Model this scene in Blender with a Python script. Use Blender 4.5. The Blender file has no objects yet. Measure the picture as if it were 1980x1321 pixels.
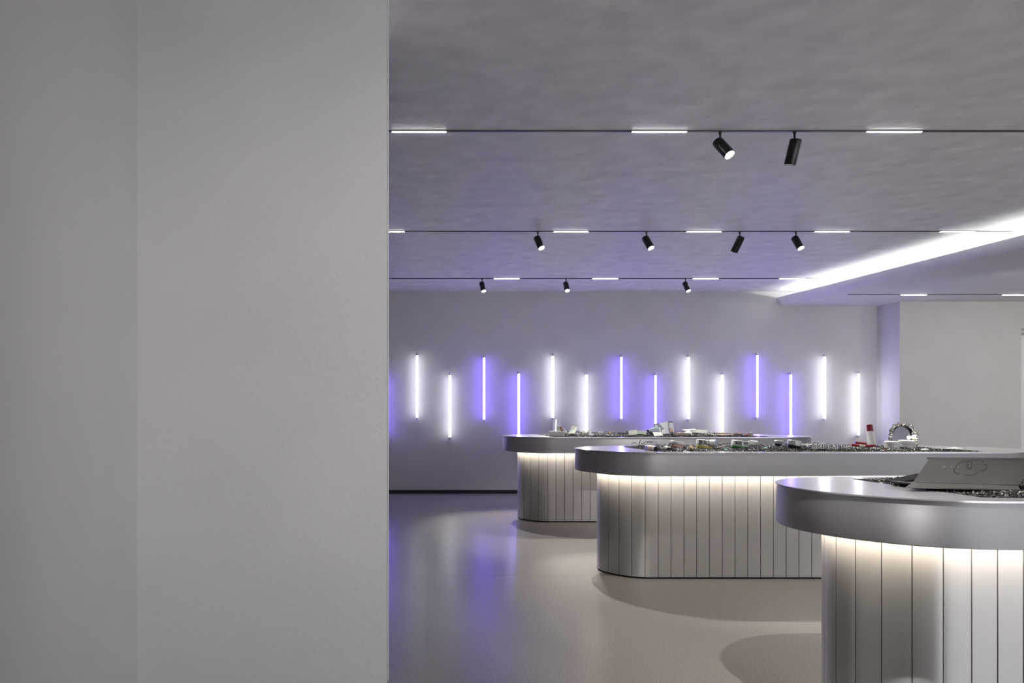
import bpy, bmesh, math, random
import numpy as np
from mathutils import Vector, Matrix, Euler

random.seed(7)
S = bpy.context.scene
C = S.collection
PI = math.pi
# ------------------------------------------------------------------ camera, world, exposure
F, VX, VY, H = 1490.0, 669.0, 788.5, 1.2018        # focal length (px), principal point, eye height
cam_d = bpy.data.cameras.new('camera'); cam = bpy.data.objects.new('camera', cam_d); C.objects.link(cam)
cam.location = (0, 0, H); cam.rotation_euler = (PI / 2, 0, 0)
cam_d.sensor_width = 36; cam_d.lens = F / 1980 * 36
cam_d.shift_x = (990 - VX) / 1980; cam_d.shift_y = (VY - 660.5) / 1980
cam_d.clip_start = .05; S.camera = cam
S.view_settings.view_transform = 'Standard'; S.view_settings.look = 'None'
S.view_settings.exposure = 0.22; S.view_settings.gamma = 1.0; S.view_settings.use_curve_mapping = False
S.cycles.use_denoising = True
S.cycles.max_bounces = 10; S.cycles.diffuse_bounces = 6; S.cycles.glossy_bounces = 5
S.cycles.sample_clamp_indirect = 6.0
try: S.cycles.use_light_tree = True
except Exception: pass
W = bpy.data.worlds.new('world'); S.world = W; W.use_nodes = True
W.node_tree.nodes['Background'].inputs[0].default_value = (.93, .95, 1, 1)
W.node_tree.nodes['Background'].inputs[1].default_value = 3.1     # fill light entering by the added opening behind the viewer

TUBE_WHITE, TUBE_BLUE = 5.8, 7.4      # radiance towards the wall; the front half is brighter
BAR, COVE, LED, SPOT = 18.0, 95.0, 27.0, 240.0
# ------------------------------------------------------------------ room numbers (metres)
HC = 2.828; HD = 2.626; YW = 10.79; YG = 10.34; XR = 7.43; YB = -3.2; XL = -3.0; XE = 11.5
ROWS = [-.63, 1.945, 4.52, 7.094, 9.67]

# ------------------------------------------------------------------ helpers
def tag(o, label=None, cat=None, group=None, kind=None):
    if label: o['label'] = label
    if cat: o['category'] = cat
    if group: o['group'] = group
    if kind: o['kind'] = kind
    return o
def empty(name, loc=(0, 0, 0), label=None, cat=None, group=None, kind=None):
    o = bpy.data.objects.new(name, None); C.objects.link(o); o.location = loc; o.empty_display_size = .05
    return tag(o, label, cat, group, kind)
def mesh(name, verts, faces, smooth=None):
    me = bpy.data.meshes.new(name); me.from_pydata([tuple(v) for v in verts], [], faces); me.update()
    bm = bmesh.new(); bm.from_mesh(me); bmesh.ops.recalc_face_normals(bm, faces=bm.faces); bm.to_mesh(me); bm.free()
    if smooth:
        me.shade_smooth(); me.set_sharp_from_angle(angle=math.radians(smooth))
    return me
def put(name, me, mat, parent=None, loc=(0, 0, 0), rot=None, M=None):
    if mat is not None and not me.materials: me.materials.append(mat)
    o = bpy.data.objects.new(name, me); C.objects.link(o)
    if parent is not None: o.parent = parent
    if M is not None: o.matrix_local = M
    else:
        o.location = loc
        if rot: o.rotation_euler = rot
    return o
def boxv(x0, x1, y0, y1, z0, z1):
    v = [(x, y, z) for x in (x0, x1) for y in (y0, y1) for z in (z0, z1)]
    f = [(0, 1, 3, 2), (4, 6, 7, 5), (0, 4, 5, 1), (2, 3, 7, 6), (0, 2, 6, 4), (1, 5, 7, 3)]
    return v, f
def bevel(me, w, seg=2, ang=30):
    bm = bmesh.new(); bm.from_mesh(me)
    ed = [e for e in bm.edges if len(e.link_faces) == 2 and e.calc_face_angle(0) > math.radians(ang)]
    bmesh.ops.bevel(bm, geom=ed, offset=w, segments=seg, affect='EDGES', profile=.6)
    bm.to_mesh(me); bm.free(); me.shade_smooth(); me.set_sharp_from_angle(angle=math.radians(28)); return me
def box(name, x0, x1, y0, y1, z0, z1, mat, parent=None, bev=0, M=None, loc=(0, 0, 0), rot=None):
    me = mesh(name, *boxv(x0, x1, y0, y1, z0, z1))
    if bev: bevel(me, bev)
    return put(name, me, mat, parent, loc, rot, M)
def lathe(prof, n=28, caps=True):
    """prof: [(r,z)...] -> verts, faces; axis z"""
    v, f = [], []
    for r, z in prof:
        for k in range(n):
            a = 2 * PI * k / n; v.append((r * math.cos(a), r * math.sin(a), z))
    for i in range(len(prof) - 1):
        for k in range(n):
            a, b = i * n + k, i * n + (k + 1) % n; f.append((a, b, b + n, a + n))
    if caps:
        if prof[0][0] > 1e-6: f.append(tuple(range(n))[::-1])
        if prof[-1][0] > 1e-6: f.append(tuple(range((len(prof) - 1) * n, len(prof) * n)))
    return v, f
def align(p, d, up=(0, 0, 1)):
    """matrix whose +Z points along d, placed at p"""
    d = Vector(d).normalized(); q = d.to_track_quat('Z', 'Y')
    return Matrix.Translation(Vector(p)) @ q.to_matrix().to_4x4()
def at(px, py, D):
    """the point at depth D seen at photo pixel (px,py)"""
    return Vector(((px - VX) * D / F, D, H - (py - VY) * D / F))
def ribbon(pts, r, n=6, closed=False):
    """round tube along a polyline"""
    v, f = [], []; P = [Vector(p) for p in pts]; m = len(P)
    for i, p in enumerate(P):
        a = P[(i - 1) % m] if closed or i else P[0]; b = P[(i + 1) % m] if closed or i < m - 1 else P[-1]
        t = (b - a).normalized(); s = t.orthogonal().normalized() if abs(t.z) > .99 else t.cross(Vector((0, 0, 1))).normalized()
        u = s.cross(t)
        rr = r[i] if isinstance(r, (list, tuple)) else r
        for k in range(n):
            q = 2 * PI * k / n; v.append(p + (s * math.cos(q) + u * math.sin(q)) * rr)
    for i in range(m if closed else m - 1):
        for k in range(n):
            a, b = i * n + k, i * n + (k + 1) % n; c, d = ((i + 1) % m) * n + (k + 1) % n, ((i + 1) % m) * n + k
            f.append((a, b, c, d))
    if not closed: f += [tuple(range(n)), tuple(range((m - 1) * n, m * n))]
    return v, f
def text_mesh(s, size, ext=.0006, sx=1.0, bold=0.0):
    cu = bpy.data.curves.new('lettering', 'FONT'); cu.body = s; cu.size = size; cu.extrude = ext; cu.offset = bold
    cu.align_x = 'CENTER'; cu.resolution_u = 3
    o = bpy.data.objects.new('lettering', cu); C.objects.link(o)
    dg = bpy.context.evaluated_depsgraph_get()
    me = bpy.data.meshes.new_from_object(o.evaluated_get(dg)); bpy.data.objects.remove(o); bpy.data.curves.remove(cu)
    for v in me.vertices: v.co.x *= sx
    me.materials.clear()
    return me

# ------------------------------------------------------------------ materials
MATS = {}
def mat(name, col, rough=.5, metal=0.0, spec=.5, emit=None, es=0, vert=False, noise=None, bump=None, trans=0, alpha=1, coat=0, aniso=0):
    """noise=(scale, amount, stretch) varies the colour; bump=(scale, strength, stretch)"""
    m = bpy.data.materials.new(name); m.use_nodes = True; nt = m.node_tree; N = nt.nodes; L = nt.links
    b = N['Principled BSDF']
    b.inputs['Base Color'].default_value = (*col, 1); b.inputs['Roughness'].default_value = rough
    b.inputs['Metallic'].default_value = metal; b.inputs['Specular IOR Level'].default_value = spec
    b.inputs['Transmission Weight'].default_value = trans; b.inputs['Alpha'].default_value = alpha
    b.inputs['Coat Weight'].default_value = coat
    if aniso:                                     # brushed so that reflections spread up and down
        b.inputs['Anisotropic'].default_value = aniso
        tg = N.new('ShaderNodeCombineXYZ'); tg.inputs[2].default_value = 1; L.new(tg.outputs[0], b.inputs['Tangent'])
    if emit: b.inputs['Emission Color'].default_value = (*emit, 1); b.inputs['Emission Strength'].default_value = es
    if noise or bump: tc = N.new('ShaderNodeTexCoord')
    def tex(scale, st, det=4):
        mp = N.new('ShaderNodeMapping'); mp.inputs['Scale'].default_value = st
        L.new(tc.outputs['Object'], mp.inputs[0]); t = N.new('ShaderNodeTexNoise'); t.inputs['Scale'].default_value = scale
        t.inputs['Detail'].default_value = det; L.new(mp.outputs[0], t.inputs['Vector']); return t
    if noise:
        t = tex(noise[0], noise[2] if len(noise) > 2 else (1, 1, 1)); r = N.new('ShaderNodeMapRange')
        r.inputs['From Min'].default_value = .3; r.inputs['From Max'].default_value = .7
        r.inputs['To Min'].default_value = 1 - noise[1]; r.inputs['To Max'].default_value = 1 + noise[1]
        L.new(t.outputs['Fac'], r.inputs['Value'])
        x = N.new('ShaderNodeVectorMath'); x.operation = 'SCALE'; x.inputs[0].default_value = col
        L.new(r.outputs[0], x.inputs['Scale']); L.new(x.outputs[0], b.inputs['Base Color'])
    if bump:
        t = tex(bump[0], bump[2] if len(bump) > 2 else (1, 1, 1), 6); u = N.new('ShaderNodeBump')
        u.inputs['Strength'].default_value = bump[1]; u.inputs['Distance'].default_value = .01
        L.new(t.outputs['Fac'], u.inputs['Height']); L.new(u.outputs[0], b.inputs['Normal'])
    MATS[name] = m; return m
wallm = mat('wall_paint', (.61, .585, .605), .75, noise=(3, .03), bump=(60, .08))
greyw = mat('grey_wall_paint', (.60, .59, .58), .8, noise=(3, .03), bump=(60, .05))
leftm = mat('left_wall_shaded_plaster', (.50, .495, .51), .8, noise=(2.5, .025), bump=(45, .12))  # darker than the pillar plaster: shade put into the colour
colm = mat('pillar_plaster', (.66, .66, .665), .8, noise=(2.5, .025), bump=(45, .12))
ceilm = mat('ceiling_plaster', (.82, .815, .82), .5, spec=.5, noise=(5.5, .10, (1, 1.1, 1)), bump=(9, .6, (1, 1.2, 1)))
dropm = mat('dropped_ceiling_plaster', (.80, .79, .80), .55, spec=.5, noise=(4, .04, (1, 1.15, 1)), bump=(6.5, .4, (1, 1.2, 1)))
whitem = mat('door_white', (.75, .76, .76), .5, noise=(3, .02))
blackm = mat('black_aluminium', (.012, .012, .013), .32, metal=.2, noise=(20, .2))
skirt = mat('skirting_black', (.008, .008, .008), .4, noise=(10, .2))
alum = mat('aluminium', (.62, .62, .66), .25, metal=1, noise=(30, .08, (1, 1, .1)))
frame_m = mat('frame_grey', (.3, .3, .3), .4, metal=.6, noise=(10, .05))
counter_top = mat('counter_top_metal', (.60, .59, .62), .2, metal=.55, spec=.6, noise=(6, .03), bump=(160, .015))
band_m = mat('counter_band_metal', (.55, .54, .57), .58, metal=.6, spec=.5, noise=(6, .02), aniso=.9)
panel_m = mat('counter_panel_metal', (.56, .545, .545), .48, metal=.68, spec=.5, noise=(6, .02), aniso=.85)
core_m = mat('counter_core', (.06, .055, .05), .7, noise=(9, .1))
matb = mat('matte_black', (.004, .004, .005), .8, spec=.15, noise=(9, .2))
tray_m = mat('tray_black', (.02, .02, .02), .6, noise=(9, .2))
tubew = mat('tube_white_glow', (.9, .9, .95), .4, emit=(.93, .95, 1), es=TUBE_WHITE)
tubeb = mat('tube_violet_glow', (.6, .6, .95), .4, emit=(.21, .145, 1), es=TUBE_BLUE)
tubew2 = mat('tube_white_front', (.9, .9, .95), .4, emit=(.93, .95, 1), es=TUBE_WHITE * 2.7)
tubeb2 = mat('tube_violet_front', (.6, .6, .95), .4, emit=(.21, .145, 1), es=TUBE_BLUE * 5.6)
barm = mat('bar_diffuser_glow', (.95, .95, .95), .4, emit=(1, .96, .98), es=BAR)
covem = mat('cove_led_glow', (.95, .95, .95), .4, emit=(.97, 1, .95), es=COVE)
ledm = mat('warm_led_glow', (.95, .9, .8), .4, emit=(1, .89, .70), es=LED)
lensm = mat('spot_lens_glow', (.95, .95, .95), .3, emit=(1, .96, .9), es=9)
glintm = mat('glint_glow', (1, .95, .85), .3, emit=(1, .9, .72), es=14)  # glow for the highlight painted on the mirror
# floor: speckled vinyl
floorm = mat('speckled_vinyl', (.26, .24, .215), .3, spec=.36)
def _floor():
    nt = floorm.node_tree; N = nt.nodes; L = nt.links; b = N['Principled BSDF']
    tc = N.new('ShaderNodeTexCoord')
    n1 = N.new('ShaderNodeTexNoise'); n1.inputs['Scale'].default_value = 190; n1.inputs['Detail'].default_value = 3; n1.inputs['Roughness'].default_value = .7
    n2 = N.new('ShaderNodeTexNoise'); n2.inputs['Scale'].default_value = 1.1; n2.inputs['Detail'].default_value = 4
    for n in (n1, n2): L.new(tc.outputs['Object'], n.inputs['Vector'])
    cr = N.new('ShaderNodeValToRGB'); e = cr.color_ramp.elements
    e[0].position = .38; e[0].color = (.12, .11, .10, 1); e[1].position = .62; e[1].color = (.40, .37, .335, 1)
    L.new(n1.outputs['Fac'], cr.inputs[0]); L.new(cr.outputs[0], b.inputs['Base Color'])
    mr = N.new('ShaderNodeMapRange'); mr.inputs['To Min'].default_value = .25; mr.inputs['To Max'].default_value = .37
    L.new(n2.outputs['Fac'], mr.inputs[0]); L.new(mr.outputs[0], b.inputs['Roughness'])
    bp = N.new('ShaderNodeBump'); bp.inputs['Strength'].default_value = .06; bp.inputs['Distance'].default_value = .004
    L.new(n1.outputs['Fac'], bp.inputs['Height']); L.new(bp.outputs[0], b.inputs['Normal'])
_floor()
# gravel: every chip its own tone
gravelm = mat('black_chip_gravel', (.02, .02, .02), .3, spec=.45)
def _gravel():
    nt = gravelm.node_tree; N = nt.nodes; L = nt.links; b = N['Principled BSDF']
    g = N.new('ShaderNodeNewGeometry'); cr = N.new('ShaderNodeValToRGB'); cr.color_ramp.interpolation = 'CONSTANT'
    e = cr.color_ramp.elements; e[0].position = 0; e[0].color = (.012, .012, .013, 1); e[1].position = .55; e[1].color = (.04, .037, .036, 1)
    for p, c in ((.78, (.07, .062, .058, 1)), (.95, (.28, .26, .23, 1)), (.98, (.62, .6, .58, 1))):
        k = e.new(p); k.color = c
    L.new(g.outputs['Random Per Island'], cr.inputs[0]); L.new(cr.outputs[0], b.inputs['Base Color'])
_gravel()

# ------------------------------------------------------------------ the setting
fl = empty('floor', (0, 0, 0), 'glossy beige-grey speckled vinyl floor in wide welded sheets', kind='structure')
seams = [YB, -1.40, .91, 3.22, 5.53, 7.84, 10.15, YW]
for a, b in zip(seams[:-1], seams[1:]):
    box('vinyl_sheet', XL, XE, a + .0009, b - .0009, -.006, 0, floorm, fl)
box('subfloor', XL - .1, XE + .1, YB - .1, YW + .1, -.12, -.007, core_m, fl)
ce = empty('ceiling', (0, 0, HC), 'grey trowelled plaster ceiling with a lower section at the right', kind='structure')
box('main_ceiling', XL, 6.30, YB, YW, 0, .12, ceilm, ce)
# dropped ceiling: profile with an upright lip and a quarter-round nose, run along the room
def drop():
    R = HC - .084 - HD                                        # .118
    X0, zt = 6.03, 2.744
    pr = [(X0 + .012, zt), (X0, zt - .002)]
    for k in range(1, 15):
        a = PI / 2 * k / 14; pr.append((X0 + R * (1 - math.cos(a)), HD + R - R * math.sin(a)))
    pr += [(XE, HD), (XE, HC + .12), (6.30, HC + .12), (6.30, 2.675), (X0 + .10, 2.675), (X0 + .02, 2.695)]
    v, f = [], []; n = len(pr)
    for y in (YB, YW): v += [(x, y, z) for x, z in pr]
    f = [(i, (i + 1) % n, n + (i + 1) % n, n + i) for i in range(n)] + [tuple(range(n)), tuple(range(n, 2 * n))]
    o = put('dropped_ceiling', mesh('dropped_ceiling', v, f, 25), dropm, ce, loc=(0, 0, -HC))
    return o
drop()
box('wall_back', XL, XR, YW, YW + .15, 0, HC + .12, wallm).update_tag()
tag(bpy.data.objects['wall_back'], 'pale grey back wall carrying the glowing tubes', kind='structure')
tag(box('baseboard_back', XL, XR, YW - .012, YW, 0, .05, skirt), 'thin black skirting along the back wall', kind='structure')
tag(box('wall_return', XR, XR + .12, YG + .12, YW, 0, HD + .05, wallm), 'short side face stepping forward from the back wall', kind='structure')
gw = empty('wall_right_front', (0, 0, 0), 'plain grey wall section beside the doorway, forward of the back wall', kind='structure')
box('wall_panel', XR, 9.06, YG, YG + .12, 0, HD + .05, greyw, gw)
box('wall_panel', 9.06, 10.2, YG, YG + .12, 2.26, HD + .05, greyw, gw)
box('wall_panel', 10.2, XE, YG, YG + .12, 0, HD + .05, greyw, gw)
dr = empty('door_1', (9.06, YG, 0), 'pale door standing at the right edge behind the counters', kind='structure')
box('door_leaf', .035, 1.10, .05, .09, 0, 2.185, whitem, dr, bev=.004)
box('door_frame', 0, 1.14, .02, .12, 2.185, 2.26, frame_m, dr, bev=.003)
box('door_frame', 0, .03, .03, .12, 0, 2.185, whitem, dr, bev=.003)
box('door_frame', 1.11, 1.14, .03, .12, 0, 2.185, whitem, dr, bev=.003)
ha = box('door_handle', .10, .115, -.01, .0, .95, 1.25, alum, dr, bev=.003)
darkw = mat('charcoal_unlit_tone', (.10, .10, .105), .8, noise=(3, .03), bump=(60, .05))  # dark tone stands in for the unlit room side mirrored in the counters
tag(box('wall_left', XL - .15, XL, YB, YW + .15, 0, HC + .12, darkw), 'left side wall hidden behind the pillar', kind='structure')
tag(box('wall_right', XE, XE + .15, YB, YW + .15, 0, HC + .12, greyw), 'right side wall outside the picture', kind='structure')
# pillar block in the foreground: frontal face at y=3, side wall running towards the viewer
px0, px1, yp = -.813, .1668, 3.0
pl = empty('wall_pillar', (0, 0, 0), 'large pale plastered pillar filling the left foreground', kind='structure')
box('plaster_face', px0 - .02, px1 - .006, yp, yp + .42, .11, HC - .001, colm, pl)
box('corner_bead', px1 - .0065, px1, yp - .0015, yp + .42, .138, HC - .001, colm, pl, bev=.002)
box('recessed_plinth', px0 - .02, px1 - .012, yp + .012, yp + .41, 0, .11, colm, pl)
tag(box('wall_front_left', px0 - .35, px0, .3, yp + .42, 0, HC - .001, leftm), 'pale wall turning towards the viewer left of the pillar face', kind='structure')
# added opening behind the viewer, letting in world light as fill
tag(box('wall_light_block', XL, 2.0, YB - .1, YB, 0, HC + .12, darkw), 'added charcoal wall behind the viewer, closing off part of the fill light', kind='structure')  # added so the left counter ends reflect something dark
wf = empty('window_fill', (0, YB, 0), 'added tall shopfront opening behind the viewer for fill light', kind='structure')
for x in np.linspace(2.0, XE, 6): box('added_mullion', x - .03, x + .03, -.06, .04, 0, HC, blackm, wf)
box('added_sill', 2.0, XE, -.07, .05, 0, .12, blackm, wf)
box('added_head_rail', 2.0, XE, -.07, .05, HC - .22, HC, blackm, wf)

# ------------------------------------------------------------------ ceiling tracks, bars and spots
ordn = ['leftmost', 'second', 'third', 'fourth', 'fifth', 'sixth']
rowname = {1: 'track behind the viewer', 2: 'nearest ceiling track', 3: 'second nearest ceiling track', 4: 'ceiling track nearest the tube wall', 0: 'hindmost track'}
def track(x0, x1, y, z, label):
    t = empty('ceiling_track', ((x0 + x1) / 2, y, z), label, 'track', 'black recessed lighting tracks')
    h = (x1 - x0) / 2
    box('channel', -h, h, -.009, .009, -.007, .004, blackm, t)
    box('track_edge', -h, h, -.0105, -.0088, -.0015, .002, alum, t)
    box('track_edge', -h, h, .0088, .0105, -.0015, .002, alum, t)
    for s in (-1, 1): box('end_cap', s * h - .006, s * h + .006, -.010, .010, -.004, .003, blackm, t)
def bar(x0, y, z, label, L=.3225):
    t = empty('linear_light', (x0 + L / 2, y, z), label, 'light', 'lit linear bars in the ceiling tracks')
    box('housing', -L / 2, L / 2, -.0095, .0095, -.0075, -.001, blackm, t)
    box('diffuser', -L / 2 + .002, L / 2 - .002, -.0080, .0080, -.0105, -.0075, barm, t, bev=.002)
track(-1.6, 5.95, ROWS[2], HC, 'black recessed track nearest the viewer, crossing the upper ceiling')
track(-1.6, 6.13, ROWS[3], HC, 'black recessed track in the middle of the main ceiling')
track(-1.6, 6.18, ROWS[4], HC, 'thin black recessed track nearest the back wall on the main ceiling')
track(6.30, 9.6, ROWS[4], HD, 'thin black recessed track on the lower ceiling section at the right')
track(.4, 5.9, ROWS[1], HC, 'black track above the nearest counter, just outside the top of the picture')
for y, xs, nm in ((ROWS[2], [.267, 1.677, 3.055, 4.43], 'nearest ceiling track'),
                  (ROWS[3], [.218, 1.909, 3.133, 4.314, 5.466], 'middle ceiling track'),
                  (ROWS[4], [1.856, 3.091, 4.351, 5.439], 'ceiling track nearest the tube wall')):
    for i, x in enumerate(xs):
        bar(x, y, HC, f'{ordn[i]} lit white bar{" from the left" if i else ""} in the {nm}')
bar(6.964, ROWS[4], HD, 'lit white bar at left on the lower right-hand ceiling')
bar(8.236, ROWS[4], HD, 'lit white bar at the right picture edge on the lower ceiling')

# spot head, local +Z is the beam direction; made once, copied for the rest
head_me = mesh('head', *lathe([(.0, -.072), (.026, -.072), (.0305, -.069), (.0318, -.064), (.0318, .072), (.0312, .0745), (.0285, .0745), (.0285, .060), (.0, .060)], 40, False), smooth=35)
lens_me = mesh('lens', *lathe([(.0, .0605), (.0278, .0605), (.0278, .064), (.018, .0655), (.0, .066)], 32, False), smooth=40)
knuc_me = mesh('knuckle', *lathe([(.0, -.014), (.009, -.014), (.010, -.012), (.010, .012), (.009, .014), (.0, .014)], 20, False), smooth=40)
stem_me = mesh('stem', *lathe([(.0055, -.085), (.0055, -.028), (.011, -.006), (.011, 0)], 16), smooth=40)
lampd = bpy.data.lights.new('lamp', 'SPOT'); lampd.energy = SPOT; lampd.spot_size = math.radians(50); lampd.spot_blend = .65
lampd.shadow_soft_size = .011; lampd.color = (1, .96, .90)
def spot(x, y, z, d, label, k=1.0):
    t = empty('track_spotlight', (x, y, z), label, 'spotlight', 'black track spotlights')
    put('stem', stem_me, blackm, t)
    box('adapter', -.035, .035, -.0085, .0085, -.005, .001, blackm, t)
    d = Vector(d).normalized(); piv = Vector((0, 0, -.075))
    side = d.cross(Vector((0, 0, 1)))
    c = piv + d * .040 - Vector((0, 0, .008))
    hd = put('head', head_me, blackm, t, M=align(c, d))
    put('knuckle', knuc_me, blackm, t, M=align(piv + d * .0, side if side.length > .05 else (1, 0, 0)))
    put('lens', lens_me, lensm, t, M=align(c, d))
    ld = lampd
    if k != 1: ld = lampd.copy(); ld.energy = SPOT * k
    l = bpy.data.objects.new('lamp', ld); C.objects.link(l); l.parent = t
    l.matrix_local = align(c + d * .078, -d)
    return t
spot(2.195, ROWS[2], HC, (.027, -.092, -.109), 'large black spotlight with bright lens, left of the nearest pair', .6)
spot(2.632, ROWS[2], HC, (-.016, .03, -.128), 'large black spotlight turned away, right of the nearest pair', .15)
spot(1.766, ROWS[3], HC, (.023, -.08, -.109), 'leftmost black spotlight on the middle track, lens lit')
spot(2.766, ROWS[3], HC, (.021, -.08, -.109), 'second black spotlight on the middle track, tilted right with lens lit')
spot(3.625, ROWS[3], HC, (-.02, .07, -.10), 'black spotlight on the middle track turned away, no lens showing', .4)
spot(4.142, ROWS[3], HC, (.010, -.08, -.109), 'rightmost black spotlight on the middle track, lens lit')
spot(1.708, ROWS[4], HC, (.012, -.08, -.117), 'small black spotlight at left on the track nearest the tube wall')
spot(2.760, ROWS[4], HC, (-.003, -.09, -.11), 'small black spotlight with a starry lens, middle of the farthest track')
spot(4.262, ROWS[4], HC, (.01, -.08, -.11), 'small black spotlight at right on the track nearest the tube wall')
for x, w_ in ((1.63, 'leftmost'), (3.3, 'middle'), (4.8, 'rightmost')): spot(x, ROWS[1], HC, (.01, .07, -.11), w_ + ' black spotlight over the nearest counter, above the picture', .65)

track(6.30, 11.0, ROWS[3], HD, 'added black track for wall washers, outside the right picture edge')
for x, w_ in ((7.3, 'left'), (8.9, 'middle'), (10.4, 'right')):  # unseen spots added to brighten the grey wall
    sp_ = spot(x, ROWS[3], HD, (0, .10, -.06), w_ + ' added black spotlight brightening the grey wall from outside the picture', .24)
    sl_ = [k for k in sp_.children if k.type == 'LIGHT'][0]; sl_.data.spot_size = math.radians(110); sl_.data.spot_blend = 1
tag(box('wall_shade_stub', .45, 2.2, -.42, -.27, 0, HC + .02, colm), 'added wall stub outside the picture, shading the near left wall', kind='structure')  # added to keep fill light off the near left wall
for x, w_, az_ in ((2.8, 'left', .75), (3.5, 'right', 2.0)):  # unseen spots added to brighten the pillar face
    sp_ = spot(x, ROWS[0], HC, (-.05 - x, 3.63, az_ - 2.7), w_ + ' added black spotlight brightening the plaster pillar from behind the viewer', .66)
    sl_ = [k for k in sp_.children if k.type == 'LIGHT'][0]; sl_.data.spot_size = math.radians(50); sl_.data.spot_blend = .85
track(.4, 5.9, ROWS[0], HC, 'added black track behind the viewer for the pillar spots')
# cove light lying on the shelf of the lower ceiling
cv = empty('cove_light', (6.14, 0, 2.676), 'long white light strip hidden in the ceiling cove at the right', 'light')
box('profile', -.010, .010, YB + .1, YW - .22, 0, .046, alum, cv)
box('diffuser', -.009, .009, YB + .1, YW - .22, .046, .055, covem, cv, bev=.003)

# ------------------------------------------------------------------ wall tubes
tube_me = mesh('tube', *lathe([(.0, -.4275), (.012, -.4275), (.013, -.425), (.013, .425), (.012, .4275), (.0, .4275)], 20, False), smooth=40)
tube_me2 = tube_me.copy()
for me_, ma_, mb_ in ((tube_me, tubew, tubew2), (tube_me2, tubeb, tubeb2)):
    me_.materials.append(ma_); me_.materials.append(mb_)
    for p_ in me_.polygons: p_.material_index = 1 if p_.normal.y < -.15 else 0
cap_me = mesh('end_cap', *lathe([(.0, .0), (.0150, .0), (.0155, .002), (.0155, .034), (.0135, .037), (.0, .037)], 20, False), smooth=40)
tl = [(741, 719, 'b'), (806.5, 683, 'w'), (870, 721, 'w'), (936, 687, 'b'), (1003, 718, 'b'), (1069, 683.5, 'w'), (1134, 720, 'w'), (1201.5, 686, 'b'),
      (1267.5, 721, 'b'), (1331.5, 686, 'w'), (1397, 720, 'w'), (1464.5, 682.5, 'b'), (1529, 719.5, 'b'), (1594.5, 685, 'w'), (1660, 717.5, 'w')]
tlab = ['violet tube half hidden by the pillar edge, lower row', 'white tube nearest the pillar, upper row', 'white tube second from the pillar, lower row',
        'violet tube in the upper row between the pillar and the counters', 'violet tube rising behind the left end of the far counter',
        'white tube in the upper row above the clear acrylic card', 'white tube reaching behind the gravel left of the far counter',
        'violet tube in the upper row, middle of the back wall', 'violet tube rising behind the grey cone and open box',
        'white tube in the upper row, right of the open box', 'white tube in the lower row behind the far counter gravel',
        'violet tube in the upper row, above the far counter right end', 'violet tube in the lower row, above the far counter right end',
        'white tube in the upper row nearest the right corner', 'white tube in the lower row beside the right corner']
YT = YW - .068
for (px, py, c), lb in zip(tl, tlab):
    top = at(px, py, YT); L = .929
    t = empty('wall_tube_light', (top.x, YT, top.z - L), lb, 'tube light', 'vertical tube lights on the back wall')
    put('tube', tube_me if c == 'w' else tube_me2, tubew if c == 'w' else tubeb, t, loc=(0, 0, L / 2))
    for z, s in ((0.0, 1), (L, -1)):
        e = put('end_cap', cap_me, alum, t, loc=(0, 0, z), rot=(0, 0, 0) if s > 0 else (PI, 0, 0))
        box('bracket', -.006, .006, .0, .068, z + s * .008, z + s * .022, alum, t) if s > 0 else box('bracket', -.006, .006, .0, .068, z - .022, z - .008, alum, t)

# ------------------------------------------------------------------ the three display counters
RB, OV, XC, XD = .2856, .1616, 2.1525, 4.527
HT, HR = .8979, .7388; RR = RB + OV
LS = XD - XC; PER = 2 * LS + 2 * PI * RB; NP = 73; PW = PER / NP
def path(u, R, RBq=RB):
    """point and outward normal at base perimeter position u (0 = front, left end of the straight); offset outline radius R"""
    u %= PER
    if u < LS: return Vector((XC + u, -R, 0)), Vector((0, -1, 0))
    u -= LS
    if u < PI * RBq:
        a = u / RBq; n = Vector((math.sin(a), -math.cos(a), 0)); return Vector((XD, 0, 0)) + n * R, n
    u -= PI * RBq
    if u < LS: return Vector((XD - u, R, 0)), Vector((0, 1, 0))
    a = (u - LS) / RBq; n = Vector((-math.sin(a), math.cos(a), 0)); return Vector((XC, 0, 0)) + n * R, n
def outline(R, n=48):
    p = []
    for k in range(n + 1): a = PI * k / n; p.append((XD + R * math.sin(a), -R * math.cos(a)))
    for k in range(n + 1): a = PI * k / n; p.append((XC - R * math.sin(a), R * math.cos(a)))
    return p
def loft(rings, closed_ring=True, caps=False):
    n = len(rings[0]); v = [p for r in rings for p in r]; f = []
    for i in range(len(rings) - 1):
        for k in range(n): a, b = i * n + k, i * n + (k + 1) % n; f.append((a, b, b + n, a + n))
    if caps: f += [tuple(range(n)), tuple(range((len(rings) - 1) * n, len(rings) * n))]
    return v, f
OX0, OX1, OYH = 2.155, 4.42, .347
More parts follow.
